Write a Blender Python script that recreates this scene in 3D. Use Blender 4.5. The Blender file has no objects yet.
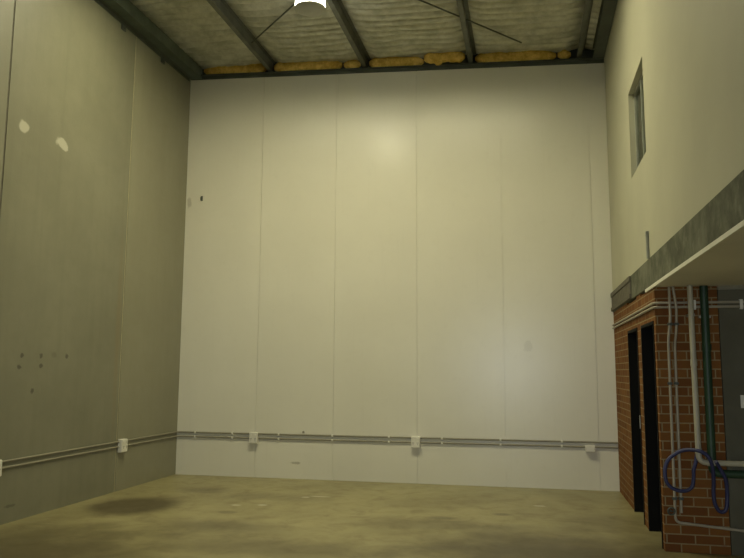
import bpy, bmesh, math, random
from mathutils import Vector, Matrix, noise
random.seed(7)
S = bpy.context.scene
C = S.collection
PI = math.pi

PW = dict(A=22, B=9, C=18, E=20)   # lamp, shade glow, roof lights, daylight at the door
SKY = [(-3.48, -2.64, PW['C'])]   # translucent roof strip (y range, glow)
SX0, SX1 = .85, 5.5     # ends of the roof light
W = 6.527            # room width (x), back wall at y=0, room runs to y=FY
FY = -12.6
XR = 10.0            # far side of the space under the mezzanine
YB = -3.38           # front face of the brick amenities block
ZC = 2.396           # mezzanine ceiling
BT = 0.11            # brick thickness
def walltop(x): return 6.337 - 0.0409 * x
def roofz(x): return walltop(x) + 0.27

# ------------------------------------------------------------------ helpers
class MB:
    def __init__(self): self.bm = bmesh.new()
    def box(self, x0, x1, y0, y1, z0, z1, bevel=0.0, slope=None):
        b = bmesh.new()
        bmesh.ops.create_cube(b, size=1.0)
        for v in b.verts:
            v.co = Vector((x0 + (v.co.x + .5) * (x1 - x0), y0 + (v.co.y + .5) * (y1 - y0), z0 + (v.co.z + .5) * (z1 - z0)))
        if bevel > 0:
            bmesh.ops.bevel(b, geom=list(b.edges), offset=bevel, segments=2, affect='EDGES', profile=.5)
        if slope:
            for v in b.verts: v.co.z += slope * v.co.x
        self._merge(b); return self
    def _merge(self, b, mat=None):
        if mat is not None: bmesh.ops.transform(b, matrix=mat, verts=b.verts)
        me = bpy.data.meshes.new('tmp'); b.to_mesh(me); b.free()
        self.bm.from_mesh(me); bpy.data.meshes.remove(me)
    def cyl(self, p0, p1, r, seg=16, r1=None):
        p0 = Vector(p0); p1 = Vector(p1); d = p1 - p0
        b = bmesh.new()
        bmesh.ops.create_cone(b, cap_ends=True, segments=seg, radius1=r, radius2=r if r1 is None else r1, depth=d.length)
        q = Vector((0, 0, 1)).rotation_difference(d.normalized()).to_matrix().to_4x4()
        self._merge(b, Matrix.Translation((p0 + p1) / 2) @ q); return self
    def tube(self, pts, r, seg=10, cap=True):
        pts = [Vector(p) for p in pts]; bm = self.bm; rings = []
        t = (pts[1] - pts[0]).normalized()
        n = t.orthogonal().normalized()
        for i, p in enumerate(pts):
            a = pts[max(i - 1, 0)]; c = pts[min(i + 1, len(pts) - 1)]
            t2 = (c - a).normalized()
            n = t.rotation_difference(t2) @ n; t = t2
            bn = t.cross(n)
            rings.append([bm.verts.new(p + r * (math.cos(2*PI*k/seg) * n + math.sin(2*PI*k/seg) * bn)) for k in range(seg)])
        for i in range(len(rings) - 1):
            for k in range(seg):
                bm.faces.new((rings[i][k], rings[i][(k+1) % seg], rings[i+1][(k+1) % seg], rings[i+1][k]))
        if cap:
            bm.faces.new(rings[0][::-1]); bm.faces.new(rings[-1])
        return self
    def lathe(self, prof, seg=40, c=(0, 0, 0)):
        bm = self.bm; rings = []
        for r, z in prof:
            rings.append([bm.verts.new((c[0] + r * math.cos(2*PI*k/seg), c[1] + r * math.sin(2*PI*k/seg), c[2] + z)) for k in range(seg)])
        for i in range(len(rings) - 1):
            for k in range(seg):
                bm.faces.new((rings[i][k], rings[i][(k+1) % seg], rings[i+1][(k+1) % seg], rings[i+1][k]))
        return self
    def prism(self, prof, y0, y1, slope_x=0.0):
        """profile in x,z extruded along y"""
        bm = self.bm
        a = [bm.verts.new((x, y0, z)) for x, z in prof]; b = [bm.verts.new((x, y1, z)) for x, z in prof]
        n = len(prof)
        for k in range(n): bm.faces.new((a[k], a[(k+1) % n], b[(k+1) % n], b[k]))
        bm.faces.new(a[::-1]); bm.faces.new(b); return self
    def build(self, name, mat, parent=None, smooth=False, loc=None):
        bm = self.bm
        bmesh.ops.recalc_face_normals(bm, faces=bm.faces)
        if smooth:
            for f in bm.faces: f.smooth = True
            for e in bm.edges:
                if len(e.link_faces) == 2 and e.calc_face_angle(0) > math.radians(38): e.smooth = False
        me = bpy.data.meshes.new(name); bm.to_mesh(me); bm.free()
        me.materials.append(mat)
        o = bpy.data.objects.new(name, me); C.objects.link(o)
        if loc is not None:
            me.transform(Matrix.Translation(-Vector(loc))); o.location = loc
        if parent is not None:
            if parent.type == 'EMPTY' or parent.location.length > 0:
                me.transform(Matrix.Translation(-Vector(parent['_w']) if '_w' in parent else -parent.location))
            o.parent = parent
        return o

def tag(o, label, cat, group=None):
    o['label'] = label; o['category'] = cat
    if group: o['group'] = group
    return o
def thing(name, loc, label, cat, group=None):
    o = bpy.data.objects.new(name, None); C.objects.link(o); o.location = loc
    o.empty_display_size = .1
    return tag(o, label, cat, group)
def struct(o): o['kind'] = 'structure'; return o
def catmull(P, n=10):
    P = [Vector(p) for p in P]; out = []
    for i in range(len(P) - 1):
        a = P[max(i-1, 0)]; b = P[i]; c = P[i+1]; d = P[min(i+2, len(P)-1)]
        for k in range(n):
            t = k / n
            out.append(.5 * ((2*b) + (c-a)*t + (2*a-5*b+4*c-d)*t*t + (3*b-a-3*c+d)*t**3))
    out.append(P[-1]); return out
def fillet(P, r, n=8):
    """polyline with rounded corners"""
    P = [Vector(p) for p in P]; out = [P[0]]
    for i in range(1, len(P) - 1):
        a = (P[i-1] - P[i]).normalized(); b = (P[i+1] - P[i]).normalized()
        s = P[i] + a * r; e = P[i] + b * r
        for k in range(n + 1):
            t = k / n
            out.append((1-t)**2 * s + 2*t*(1-t) * P[i] + t*t * e)
    out.append(P[-1]); return out

# ------------------------------------------------------------------ materials
class NT:
    def __init__(self, name):
        self.m = bpy.data.materials.new(name); self.m.use_nodes = True
        self.t = self.m.node_tree; self.b = self.t.nodes['Principled BSDF']
        self.co = self.n('ShaderNodeTexCoord').outputs['Object']
        g = self.n('ShaderNodeNewGeometry'); self.pos = g.outputs['Position']
    def n(self, ty, **k):
        x = self.t.nodes.new(ty)
        for a, v in k.items(): setattr(x, a, v)
        return x
    def set(self, node, i, v):
        s = node.inputs[i]
        if hasattr(v, 'is_output'): self.t.links.new(v, s)
        else: s.default_value = v
    def math(self, op, a, b=0.0, clamp=False):
        x = self.n('ShaderNodeMath', operation=op, use_clamp=clamp); self.set(x, 0, a); self.set(x, 1, b); return x.outputs[0]
    def mix(self, f, a, b, mode='MIX'):
        x = self.n('ShaderNodeMix', data_type='RGBA', blend_type=mode)
        self.set(x, 0, f)
        self.set(x, 6, a if hasattr(a, 'is_output') else (*a, 1)); self.set(x, 7, b if hasattr(b, 'is_output') else (*b, 1))
        return x.outputs[2]
    def map(self, scale=(1, 1, 1), vec=None, loc=(0, 0, 0)):
        x = self.n('ShaderNodeMapping'); self.set(x, 0, vec if vec is not None else self.pos)
        x.inputs['Scale'].default_value = scale; x.inputs['Location'].default_value = loc; return x.outputs[0]
    def noise(self, scale, detail=4, rough=.55, vec=None, dist=0.0):
        x = self.n('ShaderNodeTexNoise'); self.set(x, 'Vector', vec if vec is not None else self.pos)
        x.inputs['Scale'].default_value = scale; x.inputs['Detail'].default_value = detail
        x.inputs['Roughness'].default_value = rough; x.inputs['Distortion'].default_value = dist
        return x.outputs[0]
    def ramp(self, f, a, b):
        x = self.n('ShaderNodeMapRange', interpolation_type='SMOOTHSTEP'); self.set(x, 0, f)
        x.inputs[1].default_value = a; x.inputs[2].default_value = b; return x.outputs[0]
    def sep(self):
        x = self.n('ShaderNodeSeparateXYZ'); self.set(x, 0, self.pos); return x.outputs
    def spot(self, axes, c, r, warp=.25, soft=(.6, 1.1), wscale=3.0):
        """ellipse mask around c with radii r on two axes of world position"""
        s = self.sep(); nz = self.noise(wscale, 3)
        acc = None
        for a, cc, rr in zip(axes, c, r):
            d = self.math('DIVIDE', self.math('SUBTRACT', s[a], cc), rr)
            d = self.math('POWER', self.math('ABSOLUTE', d), 2.0)
            acc = d if acc is None else self.math('ADD', acc, d)
        acc = self.math('SQRT', acc)
        acc = self.math('ADD', acc, self.math('MULTIPLY', self.math('SUBTRACT', nz, .5), warp * 2))
        return self.math('SUBTRACT', 1.0, self.ramp(acc, *soft))
    def bump(self, h, strength, dist=.01):
        x = self.n('ShaderNodeBump'); self.set(x, 'Height', h); x.inputs['Strength'].default_value = strength
        x.inputs['Distance'].default_value = dist
        self.t.links.new(x.outputs[0], self.b.inputs['Normal'])
    def out(self, col, rough=.6, metal=0.0, spec=.5):
        self.set(self.b, 'Base Color', col if hasattr(col, 'is_output') else (*col, 1))
        self.set(self.b, 'Roughness', rough); self.b.inputs['Metallic'].default_value = metal
        self.b.inputs['Specular IOR Level'].default_value = spec
        return self.m

def simple(name, col, rough=.6, metal=0.0, var=.12, scale=6, spec=.5, bump=0):
    t = NT(name)
    n = t.noise(scale, 5)
    a = tuple(c * (1 - var) for c in col); b = tuple(min(1, c * (1 + var)) for c in col)
    c = t.mix(t.ramp(n, .3, .7), a, b)
    if bump: t.bump(t.noise(scale * 8, 4), bump)
    return t.out(c, rough, metal, spec)

def mat_panel():
    t = NT('white_panel_paint')
    n = t.noise(.9, 3); n2 = t.noise(9, 5)
    c = t.mix(t.ramp(n, .3, .75), (.70, .68, .575), (.735, .715, .61))
    c = t.mix(t.math('MULTIPLY', t.ramp(n2, .52, .8), .12), c, (.55, .53, .43))
    v = t.noise(2.2, 5, .6, t.map((7, 1, .35)))
    c = t.mix(t.math('MULTIPLY', t.ramp(v, .55, .8), .10), c, (.5, .47, .36))
    m = t.spot((0, 2), (.06, 4.27), (.04, .10), .6, wscale=18)
    c = t.mix(t.math('MULTIPLY', m, .45), c, (.30, .27, .2))
    m = t.spot((0, 2), (1.93, .23), (.09, .02), .7, wscale=16)
    c = t.mix(t.math('MULTIPLY', m, .55), c, (.25, .22, .15))
    m = t.spot((0, 2), (5.35, 1.95), (.07, .1), .9, wscale=12)
    c = t.mix(t.math('MULTIPLY', m, .18), c, (.3, .28, .22))
    t.bump(t.noise(40, 4), .05, .004)
    return t.out(c, t.math('ADD', .275, t.math('MULTIPLY', n2, .03)), 0, .5)

def mat_left():
    t = NT('grey_concrete_panel')
    n = t.noise(1.1, 6, .6); n2 = t.noise(6, 7, .65)
    v = t.noise(1.6, 6, .6, t.map((1, 5, .22)))
    c = t.mix(t.ramp(n, .3, .7), (.185, .18, .122), (.218, .212, .146))
    c = t.mix(t.math('MULTIPLY', t.ramp(v, .45, .75), .4), c, (.165, .16, .105))
    c = t.mix(t.math('MULTIPLY', t.ramp(n2, .5, .75), .35), c, (.18, .175, .115))
    # rust-tinted run beside the joint, patched repairs, bolt holes as dark spots with their shade painted in
    m = t.spot((1, 2), (-1.80, 2.0), (.08, 1.9), .3, (.2, 1.1), 2)
    c = t.mix(t.math('MULTIPLY', m, .35), c, (.23, .17, .08))
    for q, r in (((-3.87, 4.24), (.10, .085)), ((-3.2, 4.25), (.15, .085))):
        m = t.spot((1, 2), q, r, .7, (.55, .9), 7)
        c = t.mix(t.math('MULTIPLY', m, .75), c, (.52, .50, .40))
    for y, z in ((-3.658, 1.747), (-3.342, 1.742), (-2.87, 1.752), (-3.693, 1.618), (-3.331, 1.631), (-3.457, 1.356)):
        m = t.spot((1, 2), (y, z), (.038, .034), .8, (.5, 1.0), 24)
        c = t.mix(t.math('MULTIPLY', m, .8), c, (.06, .05, .035))
    m = t.spot((1, 2), (-3.114, 1.759), (.05, .045), .6, (.5, 1.1), 20)
    c = t.mix(t.math('MULTIPLY', m, .4), c, (.12, .11, .07))
    m = t.spot((1, 2), (-3.7, .17), (.10, .018), .9, (.5, 1.1), 12)
    c = t.mix(t.math('MULTIPLY', m, .6), c, (.08, .08, .05))
    s = t.sep()
    c = t.mix(t.math('GREATER_THAN', s[1], -1.70), c, t.mix(.3, c, (.36, .34, .23)))   # the far panel is mixed paler
    t.bump(t.noise(30, 6), .15, .006)
    return t.out(c, t.math('ADD', .35, t.math('MULTIPLY', n2, .2)), 0, .6)

def mat_floor():
    t = NT('stained_shaded_concrete_floor')
    n = t.noise(.8, 6, .62); n2 = t.noise(3.3, 7, .62, None, .5); n3 = t.noise(22, 5)
    c = t.mix(t.ramp(n, .32, .68), (.235, .205, .095), (.33, .295, .145))
    c = t.mix(t.math('MULTIPLY', t.ramp(n2, .45, .72), .55), c, (.165, .135, .07))
    c = t.mix(t.math('MULTIPLY', t.ramp(n3, .5, .8), .25), c, (.40, .38, .27))
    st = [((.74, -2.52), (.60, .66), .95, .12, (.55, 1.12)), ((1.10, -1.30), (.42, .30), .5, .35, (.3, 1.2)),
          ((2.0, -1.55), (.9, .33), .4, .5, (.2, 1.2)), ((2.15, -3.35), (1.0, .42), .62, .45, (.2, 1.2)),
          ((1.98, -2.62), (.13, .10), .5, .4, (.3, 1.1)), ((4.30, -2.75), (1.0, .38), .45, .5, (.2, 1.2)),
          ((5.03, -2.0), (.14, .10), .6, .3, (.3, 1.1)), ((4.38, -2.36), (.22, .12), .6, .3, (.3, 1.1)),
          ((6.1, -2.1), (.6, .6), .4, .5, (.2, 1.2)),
          ((3.2, -4.1), (1.6, .4), .5, .5, (.2, 1.2)), ((5.6, -3.7), (1.7, 1.0), .95, .5, (.2, 1.2)), ((.9, -4.9), (1.6, 1.6), .85, .5, (.2, 1.2)), ((6.6, -3.2), (.9, 1.2), .35, .5, (.2, 1.2))]  # broad front patches darken the floor colour where the light falls off
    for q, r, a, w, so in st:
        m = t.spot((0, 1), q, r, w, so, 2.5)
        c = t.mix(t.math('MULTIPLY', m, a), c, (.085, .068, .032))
    for q, r in (((1.907, -2.19), (.07, .045)), ((2.207, -2.11), (.075, .05)), ((2.72, -1.38), (.16, .035)), ((2.55, -1.47), (.08, .05)), ((5.455, -1.37), (.09, .05))):
        m = t.spot((0, 1), q, r, .5, (.5, 1.0), 9)
        c = t.mix(t.math('MULTIPLY', m, .8), c, (.55, .53, .42))
    m = t.spot((0, 1), (4.9, -.35), (3.5, .5), .3, (.3, 1.2), 2)  # paler band puts the brighter light along the back wall into the colour
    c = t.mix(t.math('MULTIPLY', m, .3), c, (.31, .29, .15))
    t.bump(t.noise(14, 6), .12, .006)
    return t.out(c, t.math('ADD', .30, t.math('MULTIPLY', n2, .25)), 0, .5)

def mat_brick():
    t = NT('red_brick')
    s = t.sep()
    u = t.math('SUBTRACT', s[0], s[1])
    cb = t.n('ShaderNodeCombineXYZ'); t.set(cb, 0, t.math('ADD', u, .155)); t.set(cb, 1, t.math('ADD', s[2], 0.008))
    bt = t.n('ShaderNodeTexBrick'); t.set(bt, 'Vector', cb.outputs[0])
    bt.offset = .5; bt.inputs['Scale'].default_value = 1.0
    bt.inputs['Brick Width'].default_value = .24; bt.inputs['Row Height'].default_value = .082
    bt.inputs['Mortar Size'].default_value = .0065; bt.inputs['Mortar Smooth'].default_value = .25
    bt.inputs['Bias'].default_value = -.1
    bt.inputs['Color1'].default_value = (.205, .088, .022, 1); bt.inputs['Color2'].default_value = (.14, .053, .014, 1)
    bt.inputs['Mortar'].default_value = (.29, .22, .115, 1)
    n = t.noise(16, 5)
    c = t.mix(t.math('MULTIPLY', t.ramp(n, .45, .8), .5), bt.outputs['Color'], (.18, .06, .025))
    h = t.math('ADD', t.math('MULTIPLY', bt.outputs['Fac'], -1.0), t.math('MULTIPLY', n, .3))
    t.bump(h, .5, .006)
    return t.out(c, .85, 0, .2)

def mat_foil():
    t = NT('silver_foil_blanket')
    n = t.noise(5, 6, .65); n2 = t.noise(26, 5, .6)
    c = t.mix(t.ramp(n, .3, .7), (.38, .38, .30), (.60, .60, .50))
    t.bump(t.math('ADD', n2, t.noise(70, 3)), .35, .006)
    return t.out(c, .42, .5, .5)

def mat_batt():
    t = NT('yellow_glass_wool')
    n = t.noise(9, 6, .7); n2 = t.noise(40, 5, .7)
    c = t.mix(t.ramp(n, .3, .7), (.50, .31, .06), (.85, .60, .16))
    c = t.mix(t.math('MULTIPLY', t.ramp(n2, .5, .8), .5), c, (.35, .2, .04))
    t.bump(n2, .8, .02)
    return t.out(c, .95, 0, .1)

def mat_beam():
    t = NT('dark_slab_concrete')
    n = t.noise(2.5, 7, .65); n2 = t.noise(11, 6, .6)
    c = t.mix(t.ramp(n, .35, .7), (.085, .09, .062), (.185, .19, .14))
    c = t.mix(t.math('MULTIPLY', t.ramp(n2, .5, .75), .5), c, (.25, .25, .19))
    t.bump(n2, .4, .01)
    return t.out(c, .85, 0, .2)

def mat_emit(name, col, e, base=(.8, .8, .8)):
    t = NT(name); m = t.out(base, .3)
    t.b.inputs['Emission Color'].default_value = (*col, 1); t.b.inputs['Emission Strength'].default_value = e
    return m
def mat_glass(name, tint):
    m = bpy.data.materials.new(name); m.use_nodes = True; nt = m.node_tree; nt.nodes.clear()
    o = nt.nodes.new('ShaderNodeOutputMaterial'); mx = nt.nodes.new('ShaderNodeMixShader')
    fr = nt.nodes.new('ShaderNodeFresnel'); fr.inputs[0].default_value = 1.45
    tr = nt.nodes.new('ShaderNodeBsdfTransparent'); tr.inputs[0].default_value = (*tint, 1)
    gl = nt.nodes.new('ShaderNodeBsdfGlossy'); gl.inputs['Roughness'].default_value = .03
    nt.links.new(fr.outputs[0], mx.inputs[0]); nt.links.new(tr.outputs[0], mx.inputs[1]); nt.links.new(gl.outputs[0], mx.inputs[2])
    nt.links.new(mx.outputs[0], o.inputs[0]); return m

M = dict(
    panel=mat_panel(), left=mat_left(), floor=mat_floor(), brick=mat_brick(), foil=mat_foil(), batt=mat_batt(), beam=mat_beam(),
    cream=simple('cream_paint', (.47, .46, .345), .6, var=.04, scale=1.2, spec=.3),
    plaster=simple('white_plasterboard', (.72, .69, .62), .7, var=.05, scale=1.5, spec=.2),
    trimw=simple('white_edge_trim', (.75, .74, .64), .5, var=.04),
    steel=simple('dark_painted_steel', (.065, .075, .058), .5, 0, .2, 4),
    green_steel=simple('grey_green_galvanised_steel', (.10, .125, .095), .4, .35, .25, 4),
    galv=simple('galvanised_purlin', (.12, .125, .10), .5, .3, .2, 5),
    grey=simple('dark_grey_render', (.12, .115, .08), .8, var=.15, scale=2, spec=.2, bump=.1),
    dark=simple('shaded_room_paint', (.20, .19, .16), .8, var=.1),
    door=simple('black_brown_door_paint', (.008, .007, .006), .6, var=.15, spec=.3),
    frame=simple('dark_brown_door_frame', (.006, .006, .005), .7, var=.15, spec=.1),
    pvc_grey=simple('grey_conduit_plastic', (.25, .235, .17), .5, var=.06),
    pvc_white=simple('off_white_pipe_plastic', (.42, .39, .29), .45, var=.06),
    pvc_cond=simple('pale_conduit_plastic', (.36, .32, .235), .45, var=.06),
    green=simple('dark_green_pipe_paint', (.018, .05, .022), .5, var=.15),
    blue=simple('blue_hose_rubber', (.03, .034, .10), .5, var=.15),
    box=simple('white_electrical_plastic', (.72, .70, .61), .4, var=.03),
    socket=simple('dark_slot', (.05, .05, .04), .6),
    chrome=simple('brushed_metal', (.45, .44, .38), .35, .7, .1, 20),
    alu=simple('pale_aluminium_frame', (.36, .37, .31), .45, .2, .08),
    sealant=simple('pale_joint_sealant', (.42, .39, .25), .6),
    timber=simple('weathered_channel', (.115, .105, .075), .7, var=.25, scale=12),
    shade=mat_emit('glowing_lamp_acrylic', (1.0, .98, .82), PW['B']),
    lens=simple('grey_lamp_lens', (.42, .42, .38), .4, var=.05),
    glass=mat_glass('window_glass', (.72, .80, .72)),
    outside=simple('concrete_yard', (.4, .4, .38), .9),
)

# ------------------------------------------------------------------ setting
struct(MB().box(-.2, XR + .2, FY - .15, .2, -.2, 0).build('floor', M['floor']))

# back wall: six sandwich panels with real open joints
b = MB()
xs = [0, 1.29, 2.504, 3.764, 5.021, 6.279, W + .02]
g = .0045
for i in range(6):
    x0 = xs[i] + (g if i else 0); x1 = xs[i+1] - (g if i < 5 else 0)
    b.prism([(x0, 0), (x1, 0), (x1, walltop(x1)), (x0, walltop(x0))], .0, .0119)
b.prism([(-.2, 0), (XR + .2, 0), (XR + .2, walltop(XR + .2)), (-.2, walltop(-.2))], .012, .17)
struct(MB().prism([(-.2, walltop(-.2)), (XR + .2, walltop(XR + .2)), (XR + .2, 6.75), (-.2, 6.75)], .075, .17).build('wall_upper', M['steel']))
wall_back = struct(b.build('wall_back', M['panel']))

# left wall: tilt-up panels with open grooves; bolt-hole shade is painted in the material
b = MB()
yj = [.05, -1.70, -4.14, -6.6, -9.0, FY]
for i in range(5):
    b.box(-.03, 0, yj[i+1] + (.012 if i < 4 else 0), yj[i] - (.012 if i else 0), 0, 6.62)
b.box(-.2, -.018, FY, .05, 0, 6.75)
wl = struct(b.build('wall_left', M['left']))
# sealant bead in the joints (trim of the left wall)
for k, y in enumerate(yj[1:-1]):
    struct(MB().cyl((-.012, y, .0), (-.012, y, 6.3), .011, 8).build('trim_%d' % (k + 1), M['timber'] if k == 1 else M['sealant'], smooth=True))

# right upper wall with the window opening
wy0, wy1, wz0, wz1 = -3.265, -2.22, 3.75, 4.73
b = MB()
TZ = 2.697
b.box(W, W + .16, FY, wy0, TZ, 6.75).box(W, W + .16, wy1, .05, TZ, 6.75)
b.box(W, W + .16, wy0, wy1, TZ, wz0).box(W, W + .16, wy0, wy1, wz1, 6.75)
struct(b.build('wall_right', M['cream']))
struct(MB().box(XR, XR + .2, FY, .05, 0, 6.75).build('wall_side', M['cream']))
# front wall behind the photographer: a daylit window opening
dx0, dx1, dz0, dz1 = 4.2, 5.4, 1.05, 2.65
b = MB()
b.box(-.2, dx0, FY - .15, FY, 0, 6.75).box(dx1, XR + .2, FY - .15, FY, 0, 6.75).box(dx0, dx1, FY - .15, FY, dz1, 6.75).box(dx0, dx1, FY - .15, FY, 0, dz0)
struct(b.build('wall_front', M['cream']))

# window
win = struct(bpy.data.objects.new('window_1', None)); C.objects.link(win); win.location = (W + .06, (wy0 + wy1) / 2, wz0)
b = MB(); f = .035
for a in ((wy0, wy0 + f, wz0, wz1), (wy1 - f, wy1, wz0, wz1), (wy0 + f, wy1 - f, wz0, wz0 + f), (wy0 + f, wy1 - f, wz1 - f, wz1), (-2.73, -2.70, wz0 + f, wz1 - f)):
    b.box(W + .06, W + .10, *a)
b.build('window_frame', M['alu'], win)
MB().box(W + .077, W + .083, wy0 + .03, wy1 - .03, wz0 + .03, wz1 - .03).build('window_pane', M['glass'], win)

# mezzanine: slab, its exposed edge beam, lining under it
struct(MB().box(W + .2, XR, FY, 0, 2.45, 2.69).build('floor_mezzanine', M['beam']))
bm_ = MB().box(W - .008, W + .2, FY, -.004, 2.425, 2.697, .006)
tag(bm_.build('slab_edge_beam', M['beam']), 'dark grey rough concrete edge beam running along the right wall under the cream wall', 'beam')
struct(MB().box(W + .004, XR, FY, YB + .012, ZC, ZC + .027).build('ceiling_mezzanine', M['plaster']))
struct(MB().box(W - .014, W + .004, FY, -2.93, ZC - .004, ZC + .027).build('trim_5', M['trimw']))
# channel bolted on the far end of the beam
ch = MB().box(W - .032, W - .007, -1.93, -.012, 2.435, 2.49, .004).box(W - .032, W - .007, -1.93, -.012, 2.63, 2.69, .004)
ch.box(W - .02, W - .007, -1.93, -.012, 2.49, 2.63)
tag(ch.build('channel_bracket', M['timber']), 'weathered dark channel fixed on the beam end above the brick wall', 'bracket')

# brick amenities block with two doorways
D = [(-2.22, -1.45, 2.085), (-3.29, -2.50, 2.085)]
b = MB()
zt = 2.43
b.box(W, W + BT, -1.45, -.002, 0, zt)
b.box(W, W + BT, -2.50, -2.22, 0, zt)
b.box(W, W + BT, YB, -3.29, 0, zt - .035)
for y0, y1, z in D: b.box(W, W + BT, y0, y1, z, zt - .035)
b.box(W + BT, 7.075, YB, YB + BT, 0, ZC)
struct(b.build('wall_brick', M['brick']))
struct(MB().box(7.082, XR, YB, YB + BT, 0, ZC - .0).build('wall_rear', M['grey']))
struct(MB().box(7.075, XR, YB - .03, YB, ZC - .035, ZC).build('trim_6', M['pvc_grey']))
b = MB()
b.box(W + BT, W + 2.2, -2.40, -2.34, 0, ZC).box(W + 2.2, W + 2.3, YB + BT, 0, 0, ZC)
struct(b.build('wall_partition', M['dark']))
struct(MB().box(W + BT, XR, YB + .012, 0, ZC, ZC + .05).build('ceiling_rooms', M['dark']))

for k, (y0, y1, z) in enumerate(D):
    d = struct(bpy.data.objects.new('door_%d' % (k + 1), None)); C.objects.link(d); d.location = (W + .05, y1, 0)
    e = .03
    fr = MB().box(W - .008, W + BT + .01, y0, y0 + e, 0, z).box(W - .008, W + BT + .01, y1 - e, y1, 0, z).box(W - .008, W + BT + .01, y0 + e, y1 - e, z - e, z)
    fr.build('door_frame', M['frame'], d)
    # leaf opened inwards a quarter turn on the far jamb
    lf = MB().box(W + BT + .012, W + BT + .78, y1 - e - .04, y1 - e - .003, .012, z - e - .005, .003).build('door_leaf', M['door'], d)
    h = MB().cyl((W + BT + .72, y1 - e - .04, 1.02), (W + BT + .72, y1 - e - .09, 1.02), .012).cyl((W + BT + .72, y1 - e - .085, 1.02), (W + BT + .61, y1 - e - .085, 1.02), .009)
    ho = h.build('door_handle', M['chrome']); ho.data.transform(Matrix.Translation(-d.location)); ho.parent = lf
    if k == 0:
        MB().box(W - .012, W - .008, y0 + .004, y0 + .026, 1.0, 1.14).build('strike_plate', M['chrome'], d)

# ------------------------------------------------------------------ roof
def foil():
    bm = bmesh.new()
    ys = []; y = -.005
    while y > -4.6: ys.append(y); y -= .0185
    while y > FY: ys.append(y); y -= .12
    ys.append(FY)
    xs = []; x = -.03
    while x < W: xs.append(x); x += .05
    xs.append(W + .03)
    pur = [1.42, 2.98, 4.62, 6.20]
    grid = []
    for y in ys:
        row = []
        for x in xs:
            wob = .05 * noise.noise(Vector((x * .5, y * .6, 3.1))) + .012 * noise.noise(Vector((x * 3.5, y * 2, 9)))
            ph = (y + wob) / .165
            r = abs(math.cos(PI * ph)) ** .65
            amp = .066 * min(1, .3 + min(abs(x - q) for q in pur) / .3) * (1 + .45 * noise.noise(Vector((x * 1.2, y * 1.5, 0))))
            dn = min(abs(x - q) for q in pur)
            sag = .02 * min(1, dn / .5)
            crease = math.exp(-(((x + .12 * noise.noise(Vector((y * 2, 0, 5)))) % .42 - .21) / .02) ** 2) * .008
            z = roofz(x) - amp * r - sag + crease + .003 * noise.noise(Vector((x * 9, y * 9, 1)))
            row.append(bm.verts.new((x, y, z)))
        grid.append(row)
    for i in range(len(ys) - 1):
        for j in range(len(xs) - 1):
            if any(a_ < (ys[i] + ys[i+1]) / 2 < b_ for a_, b_, _ in SKY) and SX0 < (xs[j] + xs[j+1]) / 2 < SX1: continue
            f = bm.faces.new((grid[i][j], grid[i+1][j], grid[i+1][j+1], grid[i][j+1])); f.smooth = True
    me = bpy.data.meshes.new('ceiling'); bm.to_mesh(me); bm.free(); me.materials.append(M['foil'])
    o = bpy.data.objects.new('ceiling', me); C.objects.link(o); return struct(o)
foil()
b = MB(); y1 = .17
for a_, b_, _ in SKY:
    b.box(-.2, XR + .2, b_, y1, 6.66, 6.72, 0, -.0409); b.box(SX1 + .03, XR + .2, a_, b_, 6.66, 6.72, 0, -.0409); b.box(-.2, SX0 - .03, a_, b_, 6.66, 6.72, 0, -.0409); y1 = a_
b.box(-.2, XR + .2, FY - .15, y1, 6.66, 6.72, 0, -.0409)
struct(b.build('ceiling_sheet', M['galv']))
# translucent fibreglass roof sheets, corrugated along x
for k, (a_, b_, glow) in enumerate(SKY):
    bm = bmesh.new(); n = 48; rows = []
    for i in range(n + 1):
        y = a_ + (b_ - a_) * i / n; zz = .012 * math.cos(2 * PI * (y - a_) / .165)
        rows.append([bm.verts.new((x, y, 6.655 - .0409 * x + zz)) for x in (SX0 - .03, SX1 + .03)])
    for i in range(n): bm.faces.new((rows[i][0], rows[i][1], rows[i+1][1], rows[i+1][0]))
    me = bpy.data.meshes.new('window_%d' % (k + 2)); bm.to_mesh(me); bm.free()
    me.materials.append(mat_emit('daylit_fibreglass_sheet_%d' % (k + 1), (1.0, .93, .60), glow, (.3, .3, .25)))
    o = bpy.data.objects.new('window_%d' % (k + 2), me); C.objects.link(o); struct(o)

# Z purlins
G = 'steel roof purlins'
names = ['first', 'second', 'third', 'fourth']
for k, x in enumerate([1.42, 2.98, 4.62, 6.20]):
    zb = walltop(x) + .085; zt_ = roofz(x) - .04; t = .006
    w_ = .06
    prof = [(x - w_, zb + .02), (x - w_, zb), (x + t, zb), (x + t, zt_ - t), (x + w_, zt_ - t), (x + w_, zt_), (x, zt_), (x, zb + t), (x - w_ + t, zb + t), (x - w_ + t, zb + .02)]
    o = MB().prism(prof, FY + .01, .03).build('roof_purlin', M['galv'])
    tag(o, '%s grey steel roof purlin counted from the left concrete wall' % names[k], 'purlin', G)

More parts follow.
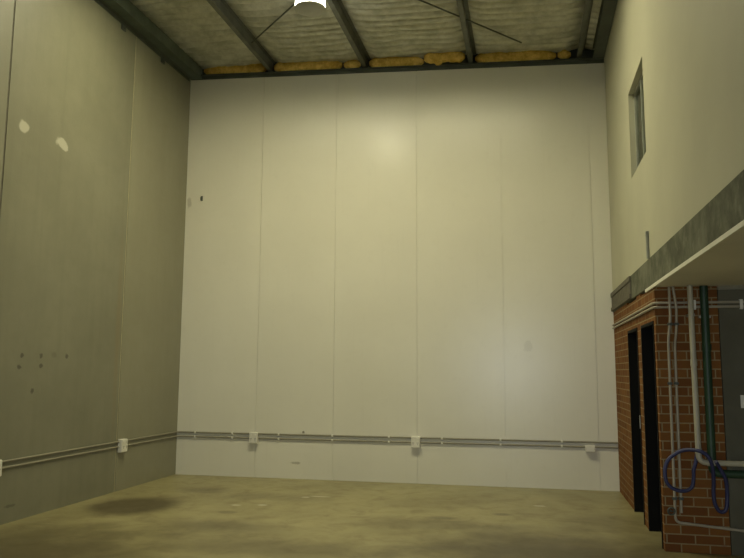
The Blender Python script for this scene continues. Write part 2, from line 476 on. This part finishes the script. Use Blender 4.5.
# edge members along both side walls, with cleats
e = thing('eaves_beam', (.1, -6, 6.3), 'dark green-grey steel channel along the top of the left concrete wall', 'beam')
zb = walltop(0) + .005
MB().prism([(.004, zb), (.21, zb), (.21, zb + .18), (.15, zb + .18), (.15, zb + .17), (.2, zb + .17), (.2, zb + .01), (.004, zb + .01)], FY + .01, -.01).build('channel', M['green_steel'], e)
MB().prism([(.004, zb - .05), (.014, zb - .05), (.014, zb - .001), (.06, zb - .001), (.06, zb), (.004, zb)], FY + .01, -.06).build('wall_angle', M['steel'], e)
for y in (-.95, -2.05, -3.2, -4.4, -6, -8, -10):
    MB().box(.003, .016, y - .05, y + .05, zb - .12, zb - .03).cyl((.016, y, zb - .09), (.03, y, zb - .09), .016, 6).build('cleat', M['steel'], e)
e = thing('eaves_beam', (6.4, -6, 6.1), 'near-black steel beam along the top of the cream right wall', 'beam')
zb = walltop(W) + .06
MB().prism([(6.36, zb), (6.52, zb), (6.52, zb + .15), (6.36, zb + .15), (6.36, zb + .14), (6.432, zb + .14), (6.432, zb + .01), (6.36, zb + .01)], FY + .01, -.07).build('channel', M['steel'], e)
# angle closing the top of the white wall
MB_ = MB().prism([(.02, walltop(0) + .0), (W - .01, walltop(W) + .0), (W - .01, walltop(W) + .06), (.02, walltop(0) + .06)], -.012, .05)
MB_.prism([(.02, walltop(0) + .052), (W - .01, walltop(W) + .052), (W - .01, walltop(W) + .06), (.02, walltop(0) + .06)], -.07, -.012)
tag(MB_.build('capping_angle', M['steel']), 'thin dark steel angle capping the top edge of the white back wall', 'angle')

# glass-wool batts stuffed between wall top and roof
def batt(x0, x1, seed, label, droop=0.0, col=None):
    bm = bmesh.new(); nx = max(6, int((x1 - x0) / .03)); nr = 16
    rings = []
    for i in range(nx + 1):
        x = x0 + (x1 - x0) * i / nx
        end = min(1, min(i, nx - i) / 2.0 * .5 + .35)
        zc = walltop(x) + .148; ring = []
        for k in range(nr):
            a = 2 * PI * k / nr
            rr = 1 + .38 * noise.noise(Vector((x * 4, seed + math.cos(a) * 1.3, math.sin(a) * 1.3))) + .16 * noise.noise(Vector((x * 14, seed * 2 + math.cos(a) * 3, math.sin(a) * 3)))
            dz = .085 * end * rr * math.sin(a)
            if math.sin(a) < 0: dz *= 1 + droop * (1.6 if noise.noise(Vector((x * 6, 3.3, 1))) > 0 else .3)
            z = zc + dz
            ring.append(bm.verts.new((x, (-.005 if droop == 0 else -.135) + .055 * end * rr * math.cos(a), max(z, walltop(x) + (.062 if droop == 0 else -.01)))))
        rings.append(ring)
    for i in range(nx):
        for k in range(nr):
            f = bm.faces.new((rings[i][k], rings[i][(k+1) % nr], rings[i+1][(k+1) % nr], rings[i+1][k])); f.smooth = True
    bm.faces.new(rings[0][::-1]); bm.faces.new(rings[-1])
    bmesh.ops.recalc_face_normals(bm, faces=bm.faces)
    me = bpy.data.meshes.new('insulation_batt'); bm.to_mesh(me); bm.free(); me.materials.append(M['batt'])
    o = bpy.data.objects.new('insulation_batt', me); C.objects.link(o)
    return tag(o, label, 'insulation', 'yellow insulation batts above the white wall')
batt(.24, 1.33, 1.3, 'yellow glass wool batt left of the first purlin, next to the left eaves')
batt(1.45, 2.58, 4.1, 'yellow glass wool batt just right of the first purlin')
batt(2.61, 2.88, 7.7, 'short yellow glass wool batt just left of the second purlin')
batt(3.02, 3.88, 11.2, 'yellow glass wool batt just right of the second purlin')
batt(3.90, 4.52, 15.9, 'torn lumpy yellow glass wool batt sagging left of the third purlin', .35)
batt(4.66, 5.85, 19.4, 'long yellow glass wool batt right of the third purlin')
batt(5.87, 6.06, 23.8, 'shaded short stub of yellow glass wool left of the fourth purlin')

# roof bracing rods
def rod(p, q, label):
    p = Vector(p); q = Vector(q)
    o = MB().cyl(p, q, .011, 8).build('bracing_rod', M['steel'], smooth=True)
    tag(o, label, 'rod', 'roof bracing rods')
rod((1.43, -.93, walltop(1.5) + .15), (3.0, -2.54, walltop(3.0) + .16), 'thin dark bracing rod slanting between first and second purlin, behind the lamp')
rod((4.635, -1.27, walltop(4.6) + .15), (5.35, -.46, walltop(5.35) + .16), 'thin dark bracing rod right of the third purlin')
rod((3.03, -3.0, walltop(3.03) + .16), (4.6, -1.31, walltop(4.6) + .15), 'thin dark bracing rod between second and third purlin')

# ------------------------------------------------------------------ high bay lamps
LR = .187
def lamp(loc, label, real=True):
    x, y, z = loc
    t = thing('high_bay_lamp', loc, label, 'lamp')
    t['_w'] = loc
    sh = MB().lathe([(LR, .003), (LR + .001, .006), (LR * .98, .06), (LR * .93, .13), (LR * .84, .2), (LR * .66, .25), (.085, .265), (.08, .258), (LR * .64, .244), (LR * .81, .196), (LR * .90, .127), (LR * .95, .058), (LR - .006, .005), (LR, .003)], 48, loc).build('lamp_shade', M['shade'], t, True)
    MB().lathe([(LR - .002, .009), (LR + .004, .007), (LR + .005, .001), (LR * .98, -.004), (LR * .85, -.016), (LR * .5, -.034), (.001, -.042)], 40, loc).build('lens', M['lens'], t, True)
    MB().lathe([(.001, .255), (.086, .255), (.09, .27), (.09, .42), (.075, .45), (.001, .452)], 32, loc).build('ballast_housing', M['pvc_grey'], t, True)
    top = roofz(x) + .03
    MB().cyl((x, y, z + .45), (x, y, top), .008, 8).build('hanging_rod', M['steel'], t, True)
    return t
LC = (1.0, .93, .60)
def down(loc, power, size=.34, col=LC):
    l = bpy.data.lights.new('lamp_light', 'AREA'); l.shape = 'DISK'; l.size = size; l.energy = power; l.color = col
    o = bpy.data.objects.new('lamp_light', l); o.location = loc; C.objects.link(o)
    return o
LAMP = (2.86, -2.62, 5.94)
lamp(LAMP, 'white glowing high bay lamp hanging from the roof near the top of the photo')
down((LAMP[0], LAMP[1], LAMP[2] - .045), PW['A'])
# ------------------------------------------------------------------ electrical runs on the walls
R = .0125
def saddle(o, p, axis):
    """clip around a conduit: axis 'x' on the back wall, 'y' on the left wall"""
    x, y, z = p
    b = MB()
    if axis == 'x': b.box(x - .013, x + .013, -.031, -.0005, z - .018, z + .018, .004).box(x - .011, x + .011, -.004, -.0005, z - .036, z + .036)
    elif axis == 'y': b.box(.0005, .031, y - .013, y + .013, z - .018, z + .018, .004).box(.0005, .004, y - .011, y + .011, z - .036, z + .036)
    b.build('saddle_clip', M['box'], o)
def conduit(pts, label, group, clips=(), axis='x', mat='pvc_grey', r=R):
    o = MB().tube(pts, r, 10).build('electrical_conduit', M[mat], smooth=True)
    tag(o, label, 'conduit', group)
    for c in clips: saddle(o, c, axis)
    return o
ZU, ZL = .643, .578
G1 = 'conduits along the left wall'; G2 = 'conduits along the back wall'
off = .0126
for z, nm in ((ZU, 'upper'), (ZL, 'lower')):
    conduit([(off, -3.925, z), (off, -1.672, z)], '%s grey conduit on the left wall from the picture edge to the white box' % nm, G1, [(off, y, z) for y in ()], 'y')
    conduit(fillet([(off, -1.53, z), (off, -off, z), (1.207, -off, z)], .05), '%s grey conduit turning the room corner between left wall box and back wall' % nm, G2, [(x, -off, z) for x in (.31, .92)])
    conduit([(1.341, -off, z), (3.679, -off, z)], '%s grey conduit between left and middle boxes on the white wall' % nm, G2, [(x, -off, z) for x in (1.664, 2.498, 3.348)])
conduit([(3.81, -off, ZU), (W - .003, -off, ZU)], 'upper grey conduit from the middle box to the brick wall', G2, [(x, -off, ZU) for x in (4.121, 4.947, 5.782)])
conduit([(3.81, -off, ZL), (6.092, -off, ZL)], 'lower grey conduit from the middle box to the small right box', G2, [(x, -off, ZL) for x in (4.121, 4.947, 5.782)])
conduit([(6.221, -off, ZL), (W - .003, -off, ZL)], 'short lower grey conduit from the small right box to the brick wall', G2)

def socket_back(x0, x1, z0, z1, label, outlets=True):
    t = thing('power_outlet' if outlets else 'junction_box', ((x0 + x1) / 2, 0, z0), label, 'outlet' if outlets else 'junction box')
    MB().box(x0, x1, -.055, 0, z0, z1, .006).build('back_box', M['box'], t)
    MB().box(x0 + .006, x1 - .006, -.066, -.055, z0 + .006, z1 - .006, .004).build('face_plate', M['box'], t)
    xc = (x0 + x1) / 2; zc = (z0 + z1) / 2
    if outlets:
        for s in (-1, 1):
            MB().box(xc + s * .032 - .011, xc + s * .032 + .011, -.071, -.066, zc + .03, zc + .056, .002).build('switch', M['box'], t)
            b = MB()
            for dx, dz, w, h in ((-.009, -.01, .0025, .009), (.009, -.01, .0025, .009), (0, -.03, .0025, .009)):
                b.box(xc + s * .032 + dx - w, xc + s * .032 + dx + w, -.0672, -.066, zc + dz - h, zc + dz + h)
            b.build('socket_slots', M['socket'], t)
    else:
        for sx in (-.05, .05): MB().cyl((xc + sx, -.066, zc), (xc + sx, -.069, zc), .006, 8).build('screw', M['chrome'], t)
    return t
socket_back(1.208, 1.341, .503, .667, 'white power outlet on the back wall near the left corner')
socket_back(3.679, 3.81, .503, .667, 'white power outlet in the middle of the white back wall')
socket_back(6.092, 6.221, .512, .602, 'small flat white junction box on the back wall beside the bricks', False)
def socket_left(y0, y1, label):
    z0, z1 = .503, .675
    t = thing('power_outlet', (0, (y0 + y1) / 2, z0), label, 'outlet')
    MB().box(0, .055, y0, y1, z0, z1, .006).build('back_box', M['box'], t)
    MB().box(.055, .066, y0 + .006, y1 - .006, z0 + .006, z1 - .006, .004).build('face_plate', M['box'], t)
    yc = (y0 + y1) / 2; zc = (z0 + z1) / 2
    for s in (-1, 1):
        MB().box(.066, .071, yc + s * .034 - .011, yc + s * .034 + .011, zc + .03, zc + .056, .002).build('switch', M['box'], t)
        b = MB()
        for dy, dz, w, h in ((-.009, -.01, .0025, .009), (.009, -.01, .0025, .009), (0, -.03, .0025, .009)):
            b.box(.066, .0672, yc + s * .034 + dy - w, yc + s * .034 + dy + w, zc + dz - h, zc + dz + h)
        b.build('socket_slots', M['socket'], t)
socket_left(-1.672, -1.53, 'white power outlet on the grey concrete left wall beside the joint')
socket_left(-4.08, -3.925, 'white power outlet on the left wall cut by the picture edge')

# small cap above the upper conduit and a hook high on the white wall
tag(MB().cyl((2.048, -.0005, .685), (2.048, -.02, .685), .016, 12).build('cable_cap', M['pvc_grey'], smooth=True), 'small grey round cap on the white wall just above the conduits', 'cap')
hk = MB().box(.262, .292, -.008, -.0005, 4.29, 4.37, .002)
hk.tube(catmull([(.277, -.006, 4.36), (.277, -.04, 4.35), (.277, -.05, 4.31), (.277, -.03, 4.285)], 6), .007, 8)
tag(hk.build('wall_hook', M['steel']), 'small dark hook high on the left part of the white wall', 'hook')

# ------------------------------------------------------------------ pipes on the brick front
fy = YB
def P(x, z, o): return (x, fy - o, z)
# horizontal conduit pair round the corner of the brickwork, above the doors
for z, nm, yend in ((2.245, 'upper', 7.6), (2.205, 'lower', 7.6)):
    pts = fillet([(W - .0126, -.02, z + .0), (W - .0126, fy - .0126, z), (yend, fy - .0126, z)], .045)
    o = conduit(pts, '%s of two pale conduits above the doors, turning the brick corner' % nm, 'conduits round the brick corner', mat='pvc_cond')
for x in (6.868, 7.261):
    pass
# thin vertical conduits
def vclip(o, x, z, d=.016):
    MB().box(x - .02, x + .02, fy - d - .014, fy - .0005, z - .012, z + .012, .003).build('saddle_clip', M['steel'], o)
o = conduit(fillet([P(6.652, ZC - .002, .042), P(6.652, 2.1, .042), P(6.63, 1.9, .0126), P(6.622, .262, .0126), P(7.6, .178, .0126)], .05), 'thin pale conduit nearest the brick corner, bending right near the floor', 'thin conduits on the brick front', mat='pvc_cond')
vclip(o, 6.648, 2.045, .042); vclip(o, 6.628, 1.50); vclip(o, 6.623, .47)
o = conduit(fillet([P(6.685, ZC - .002, .042), P(6.708, 2.20, .042), P(6.70, 2.0, .042), P(6.685, 1.85, .0126), P(6.675, .345, .0126)], .04), 'thin pale conduit beside the white pipe, ending above the floor', 'thin conduits on the brick front', mat='pvc_cond')
vclip(o, 6.702, 2.045, .042); vclip(o, 6.683, 1.50); vclip(o, 6.676, .47)
rg = MB().tube([(6.587 + .03 * math.cos(a), fy - .034, .36 + .03 * math.sin(a)) for a in [2*PI*k/24 for k in range(25)]], .007, 8, False)
rg.cyl((6.587, fy - .0005, .36), (6.587, fy - .036, .36), .008, 8).cyl((6.557, fy - .034, .36), (6.617, fy - .034, .36), .005, 6)
tag(rg.build('tap_handle', M['steel'], smooth=True), 'small dark round tap handle low on the brick front by the conduit', 'tap')

# green pipe against the wall, white waste pipe in front
t = thing('green_pipe', (6.95, fy, 0.7), 'dark green pipe running down the brick front and elbowing right', 'pipe')
gp = MB().tube(fillet([P(6.95, ZC - .002, .05), P(6.945, .705, .05), P(8.2, .705, .05)], .07), .036, 14).build('pipe_run', M['green'], t, True)
MB().cyl(P(6.95, 1.8, .05), P(6.95, 1.86, .05), .041, 14).build('coupling', M['green'], t, True)
MB().box(6.90, 7.0, fy - .052, fy - .0005, 2.10, 2.12).build('pipe_bracket', M['chrome'], t)
t = thing('waste_pipe', (6.82, fy, .8), 'off-white waste pipe down the brick front, elbowing right over the green pipe', 'pipe')
MB().tube(fillet([P(6.818, ZC - .002, .115), P(6.823, .806, .115), P(8.2, .795, .115)], .07), .025, 14).build('pipe_run', M['pvc_white'], t, True)
MB().cyl(P(6.821, 1.66, .115), P(6.821, 1.72, .115), .029, 14).build('coupling', M['pvc_white'], t, True)
MB().cyl(P(6.823, .885, .115), P(6.823, .93, .115), .029, 14).build('elbow_socket', M['pvc_white'], t, True)
MB().cyl(P(6.89, .8045, .115), P(6.94, .8045, .115), .029, 14).build('elbow_socket', M['pvc_white'], t, True)
MB().box(6.795, 6.85, fy - .118, fy - .0005, 2.11, 2.135, .003).build('pipe_bracket', M['chrome'], t)
MB().box(7.30, 7.33, fy - .118, fy - .0005, .77, .83, .003).build('pipe_bracket', M['chrome'], t)

# blue hose looped over the white pipe
hz = [(6.822, .87, .045), (6.812, .82, .055), (6.80, .775, .06), (6.784, .73, .07), (6.781, .647, .06), (6.762, .578, .06), (6.70, .545, .06), (6.62, .556, .06), (6.556, .61, .06), (6.542, .715, .06), (6.572, .81, .06),
      (6.645, .875, .06), (6.715, .908, .09), (6.80, .915, .165), (6.87, .885, .168), (6.905, .835, .166), (6.925, .77, .15), (6.938, .65, .11), (6.936, .55, .09), (6.945, .45, .08),
      (6.985, .382, .07), (7.035, .40, .07), (7.052, .52, .07), (7.04, .66, .095), (6.99, .76, .135), (6.95, .825, .17), (6.925, .85, .135), (6.91, .83, .075 + .03)]
h = MB().tube(catmull([P(x, z, o) for x, z, o in hz[:-2]], 8), .0165, 10).build('garden_hose', M['blue'], smooth=True)
tag(h, 'blue hose looped over the white waste pipe on the brick front', 'hose')

# switch on the grey wall, conduit stub on the beam
t = thing('light_switch', (7.26, fy, 1.29), 'white wall switch on the dark grey wall at the right picture edge', 'switch')
MB().box(7.222, 7.30, fy - .012, fy - .0005, 1.285, 1.40, .003).build('face_plate', M['box'], t)
MB().box(7.252, 7.27, fy - .018, fy - .012, 1.33, 1.36, .002).build('rocker', M['box'], t)
for x, l in ((6.868, 'white clip on the conduit pair between white and green pipes'), (7.27, 'white clip on the conduit pair on the dark grey wall')):
    b = MB().box(x - .014, x + .014, fy - .034, fy - .028, 2.185, 2.262, .002).box(x - .014, x + .014, fy - .031, fy - .0005, 2.262, 2.268)
    b.box(x - .014, x + .014, fy - .031, fy - .0005, 2.179, 2.185)
    tag(b.build('conduit_clip', M['box']), l, 'clip')
st = MB().cyl((W - .0145, -3.2, TZ - .002), (W - .0145, -3.2, 2.94), .014, 12).box(W - .03, W - .0005, -3.225, -3.175, 2.925, 2.965, .004)
tag(st.build('conduit_stub', M['alu']), 'short grey conduit stub standing on the concrete beam against the cream wall', 'conduit')

# ------------------------------------------------------------------ daylight through the window behind the camera
struct(MB().box(-8, 18, FY - 20, FY - .15, -.22, -.02).build('ground', M['outside']))
w = bpy.data.worlds.new('World'); S.world = w; w.use_nodes = True
bg = w.node_tree.nodes['Background']; bg.inputs[0].default_value = (.86, .93, 1.0, 1); bg.inputs[1].default_value = PW['E']
pl = bpy.data.lights.new('window_portal', 'AREA'); pl.shape = 'RECTANGLE'; pl.size = dx1 - dx0; pl.size_y = dz1 - dz0
pl.cycles.is_portal = True
po = bpy.data.objects.new('window_portal', pl); po.location = ((dx0 + dx1) / 2, FY - .02, (dz0 + dz1) / 2); po.rotation_euler = (PI / 2, 0, 0); C.objects.link(po)

# ------------------------------------------------------------------ camera
f, yaw, pitch, roll, cx, cy = 725.0887, -0.2122, 0.1258, 0.0058, 5.3583, 10.5734
fw = Vector((math.sin(yaw) * math.cos(pitch), math.cos(yaw) * math.cos(pitch), math.sin(pitch)))
r0 = Vector((math.cos(yaw), -math.sin(yaw), 0)); u0 = r0.cross(fw)
r_ = r0 * math.cos(roll) + u0 * math.sin(roll); u_ = -r0 * math.sin(roll) + u0 * math.cos(roll)
cam = bpy.data.cameras.new('Camera'); cam.sensor_width = 36; cam.lens = f / 744 * 36; cam.clip_start = .05
co = bpy.data.objects.new('Camera', cam); C.objects.link(co)
mw = Matrix((r_, u_, -fw)).transposed().to_4x4(); mw.translation = Vector((cx, -cy, 1.6)); co.matrix_world = mw
S.camera = co

for o in S.objects:
    if '_w' in o: del o['_w']
S.view_settings.view_transform = 'Standard'; S.view_settings.look = 'None'
S.view_settings.gamma = 1; S.view_settings.use_curve_mapping = False
S.view_settings.exposure = 0.2
S.cycles.max_bounces = 10; S.cycles.diffuse_bounces = 6
S.cycles.sample_clamp_indirect = 4
S.cycles.use_denoising = True
